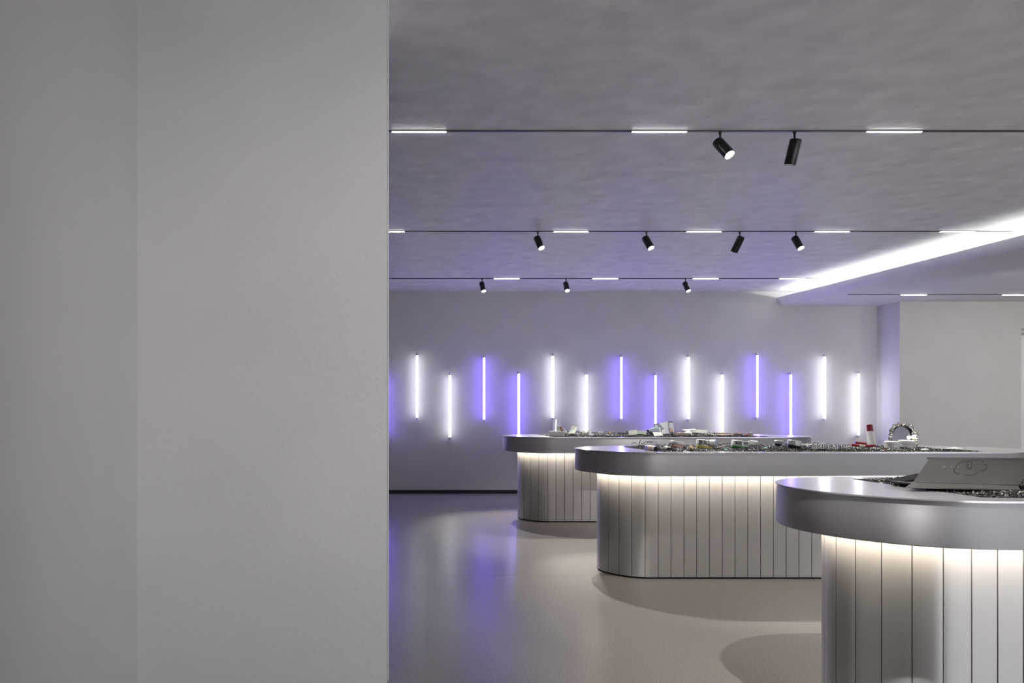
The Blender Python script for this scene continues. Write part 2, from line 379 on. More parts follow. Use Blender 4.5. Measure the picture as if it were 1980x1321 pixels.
def top_plate_mesh():
    bm = bmesh.new()
    def loop(pts, z): 
        vs = [bm.verts.new((x, y, z)) for x, y in pts]; return vs, [bm.edges.new((vs[i], vs[(i + 1) % len(vs)])) for i in range(len(vs))]
    hole = []
    r = .02
    for cx, cy, a0 in ((OX1 - r, OYH - r, 0), (OX0 + r, OYH - r, 90), (OX0 + r, -OYH + r, 180), (OX1 - r, -OYH + r, 270)):
        for k in range(5): a = math.radians(a0 + 22.5 * k); hole.append((cx + r * math.cos(a), cy + r * math.sin(a)))
    _, e1 = loop(outline(RR + .001), HT); _, e2 = loop(hole, HT)
    bmesh.ops.triangle_fill(bm, use_beauty=True, use_dissolve=False, edges=e1 + e2)
    g = bmesh.ops.extrude_face_region(bm, geom=bm.faces[:])
    for v in g['geom']:
        if isinstance(v, bmesh.types.BMVert): v.co.z -= .007
    bmesh.ops.recalc_face_normals(bm, faces=bm.faces)
    ed = [e for e in bm.edges if len(e.link_faces) == 2 and e.calc_face_angle(0) > 1.0]
    bmesh.ops.bevel(bm, geom=ed, offset=.0022, segments=2, affect='EDGES')
    me = bpy.data.meshes.new('top_plate'); bm.to_mesh(me); bm.free(); me.shade_smooth(); me.set_sharp_from_angle(angle=math.radians(30))
    tv, tf = [], []
    for x, y in hole: tv += [(x, y, HT - .002), (x, y, HT - .06)]
    m = len(hole); tf = [(2 * i, 2 * ((i + 1) % m), 2 * ((i + 1) % m) + 1, 2 * i + 1) for i in range(m)] + [tuple(2 * i + 1 for i in range(m))]
    return me, mesh('gravel_tray', tv, tf)
top_me, tray_me = top_plate_mesh()
def ring3(R, z, n=48): return [(x, y, z) for x, y in outline(R, n)]
band_me = mesh('rim_band', *loft([ring3(RR - .03, HT - .0075), ring3(RR - .004, HT - .0075), ring3(RR - .005, HT - .014), ring3(RR - .0035, HT - .05), ring3(RR - .0015, HR + .004), ring3(RR - .003, HR + .001), ring3(RR - .006, HR), ring3(RB - .02, HR)]), smooth=35)
core_me = mesh('core', *loft([ring3(RB - .0135, .013), ring3(RB - .0135, HR - .001)], caps=True), smooth=35)
foot_me = mesh('recessed_foot', *loft([ring3(RB - .03, 0), ring3(RB - .03, .013)], caps=True), smooth=35)
led_me = mesh('led_strip', *loft([ring3(RB + .062, HR - .001), ring3(RB + .072, HR - .010), ring3(RB + .073, HR - .010), ring3(RB + .073, HR - .001)]), smooth=35)
house_me = mesh('led_housing', *loft([ring3(RB + .0735, HR - .0005), ring3(RB + .0735, HR - .0115), ring3(RB + .077, HR - .0115), ring3(RB + .077, HR - .0005)]), smooth=35)
T = .012
def flat_panel():
    w = PW - .0030
    me = mesh('panel', *boxv(0, w, 0, T, .012, HR - .0015)); return bevel(me, .0013, 1)
flat_me = flat_panel()
def panel_mesh(u0, u1, n=6):
    a = u0 + .0015; b = u1 - .0015; v = []; f = []
    prof = [(-.0016, T), (-.0016 + .0, 0), (0, 0)]
    rows = []
    for k in range(n + 1):
        u = a + (b - a) * k / n
        off = .0012 if k in (0, n) else 0
        po, nn = path(u, RB - off); pi_, _ = path(u, RB - T)
        rows.append((po, pi_))
    for po, pi_ in rows:
        v += [(po.x, po.y, .012), (po.x, po.y, HR - .0015), (pi_.x, pi_.y, HR - .0015), (pi_.x, pi_.y, .012)]
    for k in range(n):
        for j in range(4): f.append((4 * k + j, 4 * k + (j + 1) % 4, 4 * k + 4 + (j + 1) % 4, 4 * k + 4 + j))
    f += [(0, 1, 2, 3), tuple(4 * n + j for j in range(4))]
    return mesh('panel', v, f, 40)
# gravel height over the counter (local x, y in -OYH..OYH)
def hfield(x, y, prof, seed):
    z = np.interp(x, [p[0] for p in prof], [p[1] for p in prof])
    n = .5 * np.sin(x * 9.1 + seed) * np.cos(y * 11 + seed * 2) + .3 * np.sin(x * 23 + seed * 3) * np.cos(y * 17 + 1) + .2 * np.sin(x * 41 + y * 31 + seed)
    back = np.clip((y + OYH) / .45, 0, 1)                    # mounds rise away from the front edge
    e = np.clip((OYH - np.abs(y)) / .05, 0, 1) * np.clip((x - OX0) / .12, 0, 1) * np.clip((OX1 - x) / .12, 0, 1)
    return HT - .004 + (z * (.35 + .65 * back) * 1.15 + .008 * n) * e
def chips(prof, seed, yc, count=15000, smin=.004, smax=.0078):
    rng = np.random.default_rng(seed)
    x = rng.uniform(OX0 + .006, OX1 - .006, count); y = rng.uniform(-OYH + .006, OYH - .006, count)
    z = hfield(x, y, prof, seed) + rng.uniform(-.004, .004, count)
    base = np.array([(1, 0, 0), (-1, 0, 0), (0, 1, 0), (0, -1, 0), (0, 0, 1), (0, 0, -1)], float)
    fc = np.array([(0, 2, 4), (2, 1, 4), (1, 3, 4), (3, 0, 4), (2, 0, 5), (1, 2, 5), (3, 1, 5), (0, 3, 5)])
    V = base[None] * rng.uniform(.55, 1.2, (count, 6, 1)) + rng.normal(0, .16, (count, 6, 3))
    V *= rng.uniform(smin, smax, (count, 1, 1)) * np.stack([rng.uniform(.8, 1.3, count), rng.uniform(.7, 1.1, count), rng.uniform(.45, .9, count)], 1)[:, None]
    q = rng.normal(0, 1, (count, 4)); q /= np.linalg.norm(q, axis=1, keepdims=True); w, a, b, c = q.T
    R = np.stack([1 - 2 * (b * b + c * c), 2 * (a * b - c * w), 2 * (a * c + b * w), 2 * (a * b + c * w), 1 - 2 * (a * a + c * c), 2 * (b * c - a * w),
                  2 * (a * c - b * w), 2 * (b * c + a * w), 1 - 2 * (a * a + b * b)], 1).reshape(-1, 3, 3)
    V = np.einsum('nij,nkj->nki', R, V) + np.stack([x, y, z], 1)[:, None]
    Fc = (fc[None] + 6 * np.arange(count)[:, None, None]).reshape(-1, 3)
    me = bpy.data.meshes.new('gravel'); me.vertices.add(count * 6); me.vertices.foreach_set('co', V.reshape(-1).astype('f'))
    me.loops.add(len(Fc) * 3); me.loops.foreach_set('vertex_index', Fc.reshape(-1).astype('i'))
    me.polygons.add(len(Fc)); me.polygons.foreach_set('loop_start', np.arange(0, len(Fc) * 3, 3, dtype='i'))
    me.update(calc_edges=True); me.validate()
    return me
def bed(prof, seed):
    nx, ny = 120, 30; v = []; f = []
    for i in range(nx + 1):
        for j in range(ny + 1):
            x = OX0 + .003 + (OX1 - OX0 - .006) * i / nx; y = -OYH + .003 + (2 * OYH - .006) * j / ny
            v.append((x, y, float(hfield(x, y, prof, seed)) - .004))
    for i in range(nx):
        for j in range(ny): a = i * (ny + 1) + j; f.append((a, a + ny + 1, a + ny + 2, a + 1))
    return mesh('gravel_bed', v, f, 60)
GP = {1: [(2.15, .004), (2.35, .008), (2.5, .0), (2.9, .0), (3.1, .015), (4.42, .01)],
      2: [(2.15, .002), (2.3, .012), (2.5, .018), (2.7, .014), (2.9, .018), (3.1, .02), (3.3, .015), (3.5, .024), (3.75, .016), (4.0, .016), (4.25, .012), (4.42, .0)],
      3: [(2.15, 0), (2.3, .012), (2.42, .034), (2.6, .032), (2.75, .022), (3.0, .022), (3.3, .018), (3.6, .03), (3.85, .034), (4.1, .018), (4.3, .008), (4.42, 0)]}
CY = {1: 2.6593 + RB, 2: 5.4015 + RB, 3: 8.0697 + RB}
OFF = {1: -.0826, 2: -.0528 + .0, 3: -.1322}
CL = {1: 'rounded metal display counter nearest the viewer, metal case on top', 2: 'rounded metal display counter in the middle, with the Skincare letters',
      3: 'rounded metal display counter farthest away, before the tube wall'}
GL = {1: 'black chip gravel around the metal case on the nearest counter', 2: 'black chip gravel mounded along the middle counter', 3: 'black chip gravel mounded along the farthest counter'}
for c in (1, 2, 3):
    t = empty('display_counter', (0, CY[c], 0), CL[c], 'counter', 'stadium shaped counters in three rows')
    put('top_plate', top_me, counter_top, t); put('gravel_tray', tray_me, tray_m, t); put('rim_band', band_me, band_m, t)
    put('core', core_me, core_m, t); put('recessed_foot', foot_me, skirt, t); put('led_strip', led_me, ledm, t); put('led_housing', house_me, alum, t)
    for k in range(NP):
        u0 = (OFF[c] + k * PW) % PER; u1 = u0 + PW
        if u1 < LS and u0 >= 0: put('panel', flat_me, panel_m, t, loc=(XC + u0 + .0015, -RB, 0))
        elif LS + PI * RB < u0 and u1 < 2 * LS + PI * RB:
            put('panel', flat_me, panel_m, t, loc=(XD - (u0 - LS - PI * RB) - .0015, RB, 0), rot=(0, 0, PI))
        else: put('panel', panel_mesh(u0, u1), panel_m, t)
    g = put('gravel', chips(GP[c], c * 11, CY[c], 24000 if c == 1 else 22000), gravelm, None, loc=(0, CY[c], 0))
    tag(g, GL[c], 'gravel', kind='stuff')
    b = put('gravel_bed', bed(GP[c], c * 11), tray_m, g)
    b['kind'] = 'stuff'
def gz(c, p):
    return float(hfield(p.x, p.y - CY[c], GP[c], c * 11))

# ------------------------------------------------------------------ goods: materials
def pm(name, col, rough=.4, **k): return mat(name, col, rough, noise=k.pop('noise', (14, .05)), **k)
wplast = pm('white_plastic', (.78, .77, .74), .35); wpap = pm('white_card', (.74, .73, .70), .7); cream = pm('cream_card', (.70, .69, .60), .7)
lav = pm('lavender_card', (.55, .54, .66), .6); redm = pm('wine_red_plastic', (.19, .008, .02), .3); redb = pm('bright_red_plastic', (.33, .01, .015), .3)
yel = pm('amber_yellow_glass', (.62, .52, .16), .15); grn = pm('deep_green_glass', (.03, .16, .03), .12); pinkm = pm('peach_cream', (.66, .45, .38), .4)
inkm = pm('black_print', (.01, .01, .012), .5); silv = pm('brushed_silver', (.55, .56, .58), .3, metal=.9); satin = pm('satin_silver_plastic', (.60, .60, .60), .35, metal=.25); greyb = pm('blue_grey_plastic', (.36, .38, .50), .45)
darkb = pm('dark_plastic', (.02, .02, .025), .3); gold = pm('gold_metal', (.62, .42, .14), .25, metal=.9); mauve = pm('mauve_card', (.26, .19, .19), .6)
steel = pm('warm_grey_steel', (.15, .143, .137), .45, metal=.7); sheet = pm('blue_grey_card', (.30, .35, .42), .5); dsheet = pm('slate_card', (.10, .12, .17), .5)
pale = pm('pale_blue_card', (.60, .64, .68), .6); chrome = pm('chrome', (.75, .73, .70), .12, metal=1); mirr = pm('mirror_glass', (.36, .36, .42), .06, metal=1)
teal = pm('teal_stone', (.15, .45, .42), .4); org = pm('orange_red_cake', (.50, .10, .04), .5); brown = pm('brown_cake', (.25, .14, .09), .5); beige = pm('beige_shell', (.55, .47, .36), .5)
pgreen = pm('pale_green_card', (.62, .72, .60), .6); acr = pm('clear_acrylic', (.86, .88, .95), .08, trans=.85, alpha=.55); violet = pm('violet_acrylic', (.45, .38, .85), .15, trans=.4, alpha=.8)
bluetip = pm('blue_tip', (.10, .08, .50), .3)

def rest(c, p, dz=0.0):
    return Vector((p.x, p.y, gz(c, p) + dz))
def gbox(name, c, p, size, mt, label, cat, rz=0, rx=0, ry=0, group=None, bev=.0015, dz=0.0, lidded=None):
    """a box standing on the gravel at p (its base centre)"""
    w, d, h = size
    t = empty(name, p, label, cat, group); t.rotation_euler = (math.radians(rx), math.radians(ry), math.radians(rz))
    box('body', -w / 2, w / 2, -d / 2, d / 2, 0, h * (.82 if lidded else 1), mt, t, bev=bev)
    if lidded: box('flap', -w / 2 - .0008, w / 2 + .0008, -d / 2 - .0008, d / 2 + .0008, h * .82, h, lidded, t, bev=bev)
    return t
def jar(name, p, d, parts, label, cat='jar', group=None):
    """parts: [(part name, profile, material)] along axis d from p"""
    t = empty(name, p, label, cat, group); t.rotation_mode = 'QUATERNION'; t.rotation_quaternion = Vector(d).normalized().to_track_quat('Z', 'Y')
    for nm, pr, m in parts: put(nm, mesh(nm, *lathe(pr, 32), smooth=35), m, t)
    return t
def cyl(r, z0, z1, b=.001):
    return [(r - b, z0), (r, z0 + b), (r, z1 - b), (r - b, z1)]
def wraptext(t, s, size, R, z, a0, mt, sx=1, bold=0):
    """letters bent round a cylinder of radius R, centred at angle a0 (radians) at height z"""
    me = text_mesh(s, size, .0, sx, bold)
    for v in me.vertices:
        a = a0 + v.co.x / R; v.co = Vector(((R + .0006) * math.cos(a), (R + .0006) * math.sin(a), z + v.co.y))
    return put('lettering', me, mt, t)

# ================= far counter =================
c = 3
D = 8.05
def P3(px, py, D): return at(px, py, D)
# white box with a lavender end
p = P3(1077, 843.5, 8.12); gbox('carton', 3, p, (.15, .08, .052), wpap, 'small white carton lying at the left end of the far gravel bed', 'box', rz=-24, dz=0, lidded=wpap)
o = bpy.data.objects['carton']; box('end_panel', -.0762, -.0745, -.039, .039, .001, .050, lav, o); o.children[-1]['label'] = 'lavender end'
# clear acrylic card
p = P3(1076.5, 838, 8.30); t = empty('acrylic_stand', p, 'clear upright acrylic card standing behind the white carton', 'stand')
box('clear_panel', -.043, .043, -.002, .002, 0, .145, acr, t, bev=.0008); box('printed_patch', -.002, .036, -.0032, -.0025, .012, .075, pgreen, t); box('foot', -.043, .043, -.02, .02, -.02, .004, acr, t)
# brush + tube
p = P3(1087.5, 838, 8.2)
def stick(name, a, b, r, parts, label, cat, group=None):
    a, b = Vector(a), Vector(b); d = b - a; L = d.length; t = empty(name, a, label, cat, group); t.rotation_mode = 'QUATERNION'; t.rotation_quaternion = d.to_track_quat('Z', 'Y')
    for nm, f0, f1, k, m in parts: put(nm, mesh(nm, *lathe(cyl(r * k, L * f0, L * f1, r * .15), 20), smooth=35), m, t)
    return t
stick('makeup_brush', P3(1088.5, 838, 8.2), P3(1083.5, 826, 8.22), .013, [('handle', 0, .5, .8, darkb), ('ferrule', .5, .72, .9, gold), ('bristles', .72, 1, 1.1, brown)], 'dark makeup brush with brown bristles standing by the white carton', 'brush')
stick('lotion_tube', P3(1095, 838, 8.2), P3(1089.5, 829.5, 8.22), .013, [('body', 0, .75, 1, wplast), ('cap', .75, 1, .8, silv)], 'small white tube leaning left beside the makeup brush', 'tube')
def card(name, corners, th, mt, label, cat, parts=None):
    """a thin slab given by its four corners"""
    q = [Vector(k) for k in corners]; o = sum(q, Vector()) / 4; n = (q[1] - q[0]).cross(q[3] - q[0]).normalized()
    if n.y > 0: n = -n
    t = empty(name, o, label, cat)
    v = [k - o for k in q] + [k - o - n * th for k in q]
    put('panel', mesh('panel', v, [(0, 1, 2, 3), (4, 5, 6, 7), (0, 1, 5, 4), (1, 2, 6, 5), (2, 3, 7, 6), (3, 0, 4, 7)]), mt, t)
    return t, q, o, n
t, q, o, n = card('product_card', [P3(1098, 838, 8.15), P3(1111, 838, 8.15), P3(1117, 826, 8.25), P3(1107, 823.3, 8.25)], .012, cream, 'tilted white and pale green card standing in the far gravel', 'card')
for i, (a, b) in enumerate(((.12, .5), (.58, .7), (.76, .86))):
    w = lambda s, r: (q[0].lerp(q[1], s)).lerp(q[3].lerp(q[2], s), r) - o + n * .0008
    put('print_block', mesh('print_block', [w(.15, a), w(.85, a), w(.85, b), w(.15, b)], [(0, 1, 2, 3)]), pgreen, t)
# scattered little pieces
gbox('card_packet', 3, P3(1130, 838.5, 8.3), (.05, .03, .016), cream, 'flat cream packet left of the folded tent card', 'packet', rz=12)
t = empty('folded_card', P3(1140.5, 839, 8.25), 'small folded white tent card with a blue edge', 'card')
put('flap', mesh('flap', [(-.02, -.012, 0), (.02, -.012, 0), (.008, 0, .034), (-.012, 0, .034), (-.02, -.014, 0), (.02, -.014, 0), (.008, -.002, .034), (-.012, -.002, .034)], [(0, 1, 2, 3), (4, 5, 6, 7), (0, 1, 5, 4), (1, 2, 6, 5), (2, 3, 7, 6), (3, 0, 4, 7)]), wpap, t)
put('flap', mesh('flap', [(-.024, .015, 0), (.018, .015, 0), (.008, 0, .034), (-.012, 0, .034), (-.024, .017, 0), (.018, .017, 0), (.008, .002, .034), (-.012, .002, .034)], [(0, 1, 2, 3), (4, 5, 6, 7), (0, 1, 5, 4), (1, 2, 6, 5), (2, 3, 7, 6), (3, 0, 4, 7)]), wpap, t)
stick('lip_balm', P3(1138, 842, 8.1), P3(1148, 841, 8.12), .011, [('body', 0, .68, 1, lav), ('cap', .68, 1, 1.05, wplast)], 'pale lavender lip balm lying below the folded tent card', 'lip balm')
gbox('sachet', 3, P3(1162, 838.5, 8.25), (.052, .03, .02), wpap, 'white sachet at the left of a cluster on the far gravel', 'sachet', rz=-20, ry=-10)
gbox('compact', 3, P3(1170, 838, 8.28), (.05, .04, .018), greyb, 'blue-grey compact between a white and a yellow packet', 'compact', rz=8, lidded=darkb)
gbox('tin', 3, P3(1178, 838, 8.3), (.03, .03, .02), yel, 'little yellow tin at the right of the far packets', 'tin', rz=20)
gbox('tissue', 3, P3(1175, 842, 8.08), (.022, .016, .006), wpap, 'tiny white scrap lying in front of the yellow tin', 'scrap', rz=30)
gbox('carton', 3, P3(1222, 841.5, 8.15), (.095, .05, .048), cream, 'cream carton left of the pale green one on the far counter', 'box', rz=7, ry=-5, rx=-8, lidded=wpap)
gbox('carton', 3, P3(1239, 840, 8.22), (.10, .05, .036), pgreen, 'pale green carton between the cream carton and grey cone', 'box', rz=-5, ry=4, lidded=cream)
# grey cone with a knob, lying on its side
a = P3(1253, 833, 8.25); b = P3(1272, 832, 8.35); d = b - a; L = d.length
t = empty('display_cone', a, 'blue-grey folded card cone with a dark knob, lying on its side', 'display cone'); t.rotation_mode = 'QUATERNION'; t.rotation_quaternion = Vector((.9, .25, -.12)).to_track_quat('Z', 'Y')
v, f = [], []
for k in range(12): a_ = 2 * PI * k / 12; v.append((.008 * math.cos(a_), .008 * math.sin(a_), .0)); 
for k in range(12): a_ = 2 * PI * k / 12; v.append((.062 * math.cos(a_), .062 * math.sin(a_), .10))
for k in range(12): f.append((k, (k + 1) % 12, 12 + (k + 1) % 12, 12 + k))
f += [tuple(range(12)), tuple(range(12, 24))]
put('cone', mesh('cone', v, f), sheet, t)
put('knob', mesh('knob', *lathe([(.0, -.012), (.010, -.010), (.013, -.003), (.010, .004), (0, .005)], 18, False), smooth=60), darkb, t)
for k in (1, 4, 7, 10):
    a_ = 2 * PI * (k + .5) / 12
    put('fold', mesh('fold', *ribbon([(.009 * math.cos(a_), .009 * math.sin(a_), .0), (.0625 * math.cos(a_), .0625 * math.sin(a_), .10)], .0012, 5)), dsheet, t)
# big open white gift box, gaping
def facet_box(name, p, label, cat):
    return empty(name, p, label, cat)
o0 = P3(1280, 840, 8.3)
t = facet_box('gift_box', o0, 'large open white and slate gift box propped up in the far gravel', 'box')
def slab(nm, pts, th, m, parent, org):
    q = [Vector(k) - org for k in pts]; n = (q[1] - q[0]).cross(q[-1] - q[0]).normalized()
    if n.y > 0: n = -n
    k = len(q); v = q + [a - n * th for a in q]
    f = [tuple(range(k)), tuple(range(k, 2 * k))] + [(i, (i + 1) % k, k + (i + 1) % k, k + i) for i in range(k)]
    return put(nm, mesh(nm, v, f), m, parent)
slab('lid', [P3(1274, 819, 8.3), P3(1292, 815.5, 8.35), P3(1294.5, 838.5, 8.33), P3(1288, 839, 8.28)], .004, pale, t, o0)
slab('side_panel', [P3(1292, 815.5, 8.35), P3(1301, 816, 8.42), P3(1303.5, 836, 8.40), P3(1294.5, 838.5, 8.33)], .004, wpap, t, o0)
slab('window', [P3(1293.5, 818, 8.33), P3(1299.5, 818.2, 8.38), P3(1301.2, 828, 8.37), P3(1294.5, 829.5, 8.32)], .002, pale, t, o0)
slab('window', [P3(1294.8, 830, 8.32), P3(1301.2, 829, 8.37), P3(1302, 834, 8.37), P3(1295.2, 835, 8.32)], .002, pinkm, t, o0)
slab('top_band', [P3(1292.5, 815.2, 8.34), P3(1300.8, 815.8, 8.41), P3(1300.8, 817.6, 8.41), P3(1292.7, 817, 8.34)], .002, darkb, t, o0)
slab('seam', [P3(1293.2, 819.5, 8.325), P3(1294.8, 819.8, 8.335), P3(1295, 824, 8.335), P3(1293.5, 823.5, 8.325)], .001, darkb, t, o0)
slab('inner_panel', [P3(1265, 819.5, 8.30), P3(1274, 818.5, 8.30), P3(1284, 829.5, 8.26), P3(1279, 838, 8.24), P3(1262, 838, 8.26)], .003, dsheet, t, o0)
slab('inner_card', [P3(1266.5, 822, 8.27), P3(1272, 823, 8.27), P3(1273, 837, 8.24), P3(1267.8, 837, 8.24)], .002, wpap, t, o0)
slab('inner_card', [P3(1273.5, 825, 8.26), P3(1277, 827, 8.26), P3(1278, 836, 8.24), P3(1273.6, 836, 8.24)], .002, pale, t, o0)
slab('front_flap', [P3(1279.5, 832, 8.235), P3(1283, 830, 8.235), P3(1288.5, 838.5, 8.22), P3(1280, 838.8, 8.22)], .002, wpap, t, o0)
slab('seal', [P3(1272.5, 824, 8.255), P3(1274.3, 824.5, 8.255), P3(1274.3, 826.8, 8.255), P3(1272.5, 826.5, 8.255)], .002, brown, t, o0)
t, *_ = card('price_card', [P3(1265.5, 843.8, 8.06), P3(1283, 843.8, 8.06), P3(1279, 836, 8.12), P3(1262, 836, 8.12)], .003, wpap, 'blank white card leaning against the front of the open gift box', 'card')
# mauve box
t = gbox('carton', 3, P3(1319, 843.8, 8.13), (.155, .09, .036), mauve, 'mauve-brown carton lying right of the open gift box', 'box', rz=-6)
box('lid_card', -.055, .05, -.035, .035, .037, .039, wpap, t); put('cut_out', mesh('cut_out', *lathe(cyl(.014, .0392, .041), 20)), brown, t, loc=(-.005, .0, 0))
# white open cartons right
t, *_ = card('paper_bag', [P3(1322, 837.5, 8.20), P3(1339, 840.2, 8.15), P3(1333.5, 832.5, 8.3), P3(1328, 833, 8.3)], .006, wpap, 'crumpled white paper bag before the open white tray', 'paper bag')
o0 = P3(1343, 838, 8.35)
t = empty('open_carton', o0, 'open white carton tray with dark insert at the right of the far gravel', 'box')
slab('back_flap', [P3(1318, 830.5, 8.42), P3(1344, 829.4, 8.42), P3(1347, 831.5, 8.40), P3(1323, 833, 8.40)], .003, wpap, t, o0)
slab('front_wall', [P3(1333, 836.5, 8.30), P3(1368, 838.5, 8.30), P3(1368, 832, 8.32), P3(1354, 832.5, 8.32), P3(1336, 834.5, 8.30)], .003, wpap, t, o0)
slab('side_wall', [P3(1346, 830, 8.42), P3(1368, 832, 8.36), P3(1367, 834.5, 8.36), P3(1346, 833.5, 8.41)], .003, cream, t, o0)
slab('insert', [P3(1335, 832.8, 8.37), P3(1346, 831.8, 8.39), P3(1347, 834.5, 8.34), P3(1337, 835, 8.33)], .004, darkb, t, o0)
put('button', mesh('button', *lathe([(0, 0), (.008, .001), (.009, .008), (0, .014)], 16, False), smooth=60), wplast, t, loc=P3(1345, 833.5, 8.32) - o0)
# flat palettes
def palette(p, w, d, base, pans, label, rz=0):
    t = empty('makeup_palette', p, label, 'palette'); t.rotation_euler = (math.radians(4), 0, math.radians(rz))
    box('case', -w / 2, w / 2, -d / 2, d / 2, 0, .010, base, t, bev=.002)
    n = len(pans)
    for i, m in enumerate(pans):
        x = -w / 2 + w * (i + .5) / n; put('pan', mesh('pan', *lathe(cyl(w / n * .4, .010, .013, .0008), 18)), m, t, loc=(x, 0, 0))
    return t
palette(P3(1402, 841.8, 8.12), .15, .07, pinkm, [redm, brown, org, redm], 'flat pink makeup palette on the right of the far gravel', 6)
palette(P3(1395, 838.5, 8.35), .06, .05, yel, [yel], 'small yellow compact behind the pink palette', -10)
palette(P3(1427, 840, 8.30), .09, .05, brown, [brown, beige], 'thin brown palette right of the pink palette', 8)
palette(P3(1444.5, 842, 8.12), .045, .04, org, [org], 'orange-red blusher pan near the right end of the far gravel', 0)
gbox('sachet', 3, P3(1453, 842.3, 8.15), (.03, .02, .035), cream, 'upright cream sachet at the right end of the far gravel', 'sachet', ry=-14)

# ================= middle counter =================
def stroke(t, pts, r, m, o, nm='stroke'):
    return put(nm, mesh(nm, *ribbon([Vector(p) - o for p in pts], r, 6)), m, t)
D = 5.55
o0 = at(1245, 864, D)
t = empty('letter_sign', o0, 'thin black script letters on a clear bar at the left of the middle gravel', 'sign')
for pts in ([(1221.0, 859.2), (1222.5, 857.6), (1225, 856), (1226.5, 855.9), (1228.5, 857), (1231, 859)],
            [(1234.3, 866), (1235.5, 860), (1236.2, 856), (1238.8, 850.6)], [(1235.2, 858.2), (1237.6, 855)],
            [(1239.5, 857), (1241.8, 858.2), (1243.6, 858.2), (1246, 855)]):
    stroke(t, [at(x, y, D) for x, y in pts], .0022, inkm, o0, 'letter_stroke')
for pts in ([(1247.8, 854.2), (1256.5, 854.2)], [(1252.5, 854.4), (1252.5, 857.5)], [(1258, 854), (1262, 853.8)], [(1258.6, 854), (1258.2, 857.2), (1260.5, 857.4)], [(1258.4, 855.8), (1260.6, 855.6)]):
    stroke(t, [at(x, y, D) for x, y in pts], .0016, inkm, o0, 'letter_stroke')
q = [at(1247, 862, D + .01) - o0, at(1270, 862, D + .01) - o0, at(1270, 852.5, D + .01) - o0, at(1247, 853.2, D + .01) - o0]
put('clear_bar', mesh('clear_bar', [*q, *[k + Vector((0, .005, 0)) for k in q]], [(0, 1, 2, 3), (4, 5, 6, 7), (0, 1, 5, 4), (1, 2, 6, 5), (2, 3, 7, 6), (3, 0, 4, 7)]), acr, t)
stick('cream_jar', at(1250, 865, 5.50), at(1269, 867.5, 5.42), .019, [('cap', 0, .24, 1, violet), ('body', .24, .72, .95, pinkm), ('collar', .72, .9, .95, wplast), ('base', .9, 1, .9, darkb)], 'pink jar with pale violet cap lying below the script letters', 'jar')
stick('lotion_tube', at(1249, 860.5, 5.7), at(1268, 860.5, 5.72), .011, [('body', 0, .65, 1, wplast), ('cap', .65, 1, 1, greyb)], 'white tube with grey cap lying behind the pink jar', 'tube')
jar('cream_jar', at(1307.5, 866.5, 5.62), (.15, -.02, 1), [('body', [(.030, 0), (.040, .006), (.043, .02), (.043, .030)], pinkm), ('lid', cyl(.048, .030, .050, .003), wplast)], 'peach glass jar with a pale lid, left of the yellow jar')
jar('lid_disc', at(1299.5, 858.5, 5.64), (-1, -.5, .12), [('rim', cyl(.022, 0, .010, .002), wplast), ('face', cyl(.019, .0101, .012, .001), greyb)], 'pale lid with grey-green face standing against the peach jar', 'lid')
stick('lotion_tube', at(1287, 865.5, 5.5), at(1299, 868.5, 5.42), .013, [('body', 0, .55, 1, pgreen), ('cap', .55, 1, 1.15, darkb)], 'small pale tube with black cap lying before the peach jar', 'tube')
put_o = empty('ring', at(1337.5, 867, 5.42), 'round gold ring-like pot left of the yellow jar', 'pot')
put('shell', mesh('shell', *lathe([(.006, -.008), (.013, -.006), (.015, 0), (.012, .006), (.006, .008)], 24), smooth=60), gold, put_o, rot=(PI / 2.4, 0, .3)); put('filling', mesh('filling', *lathe(cyl(.008, .007, .010), 18)), beige, put_o, rot=(PI / 2.4, 0, .3))
def bigjar(px, py, D, r, hb, hl, tilt, glass, txt, label, sx, a0):
    t = jar('cream_jar', at(px, py, D), tilt, [('glass_body', [(r * .55, -.012), (r * .86, 0), (r * .97, hb * .45), (r * .93, hb)], glass), ('lid', cyl(r, hb, hb + hl, .003), wplast), ('lid_ring', cyl(r * .97, hb - .003, hb, .0008), wplast)], label)
    return t
def label_on(t, txt, r, z, size, sx, bold, ang):
    me = text_mesh(txt, size, 0, sx, bold)
    # find angle facing the viewer in the jar's own frame
    q = t.rotation_quaternion.inverted(); f = q @ Vector((-.35, -1, 0)); a0 = math.atan2(f.y, f.x) + ang
    for v in me.vertices:
        a = a0 + v.co.x / r; v.co = Vector(((r + .0008) * math.cos(a), (r + .0008) * math.sin(a), z + v.co.y))
    return put('lettering', me, inkm, t)
t = bigjar(1361.5, 868.6, 5.56, .0565, .030, .038, (.10, -.02, 1), yel, '', 'yellow glass jar with a white lid reading SEA SALT', 1, 0)
label_on(t, 'SEA SALT SH', .0565, .0365, .036, .50, .0012, .02)
jar('lid_disc', at(1374, 857, 5.50), (.75, -.75, .05), [('rim', cyl(.024, 0, .036, .003), wplast), ('face', cyl(.021, .0361, .038, .001), greyb)], 'white lid with blue-grey end leaning on the yellow jar', 'lid')
jar('lid_disc', at(1383.5, 858.5, 5.58), (.5, -.8, .0), [('rim', cyl(.023, 0, .012, .003), pale), ('face', cyl(.020, .0121, .014, .001), greyb)], 'second blue-grey disc overlapping the lid by the yellow jar', 'lid')
put('pump_nozzle', mesh('pump_nozzle', *ribbon([(0, 0, 0), (.005, 0, .004), (.01, -.004, .006)], .002, 6)), darkb, t, loc=(.004, -.004, .068))
jar('stone', at(1404, 870, 5.40), (0, 0, 1), [('facet', [(.012, 0), (.010, .004), (.003, .010)], teal)], 'tiny teal stone on the gravel between yellow and green jars', 'stone')
jar('stone', at(1481, 866.5, 5.48), (0, 0, 1), [('facet', [(.013, 0), (.010, .003), (.003, .007)], teal)], 'pale blue stone left of the small silver jar', 'stone')
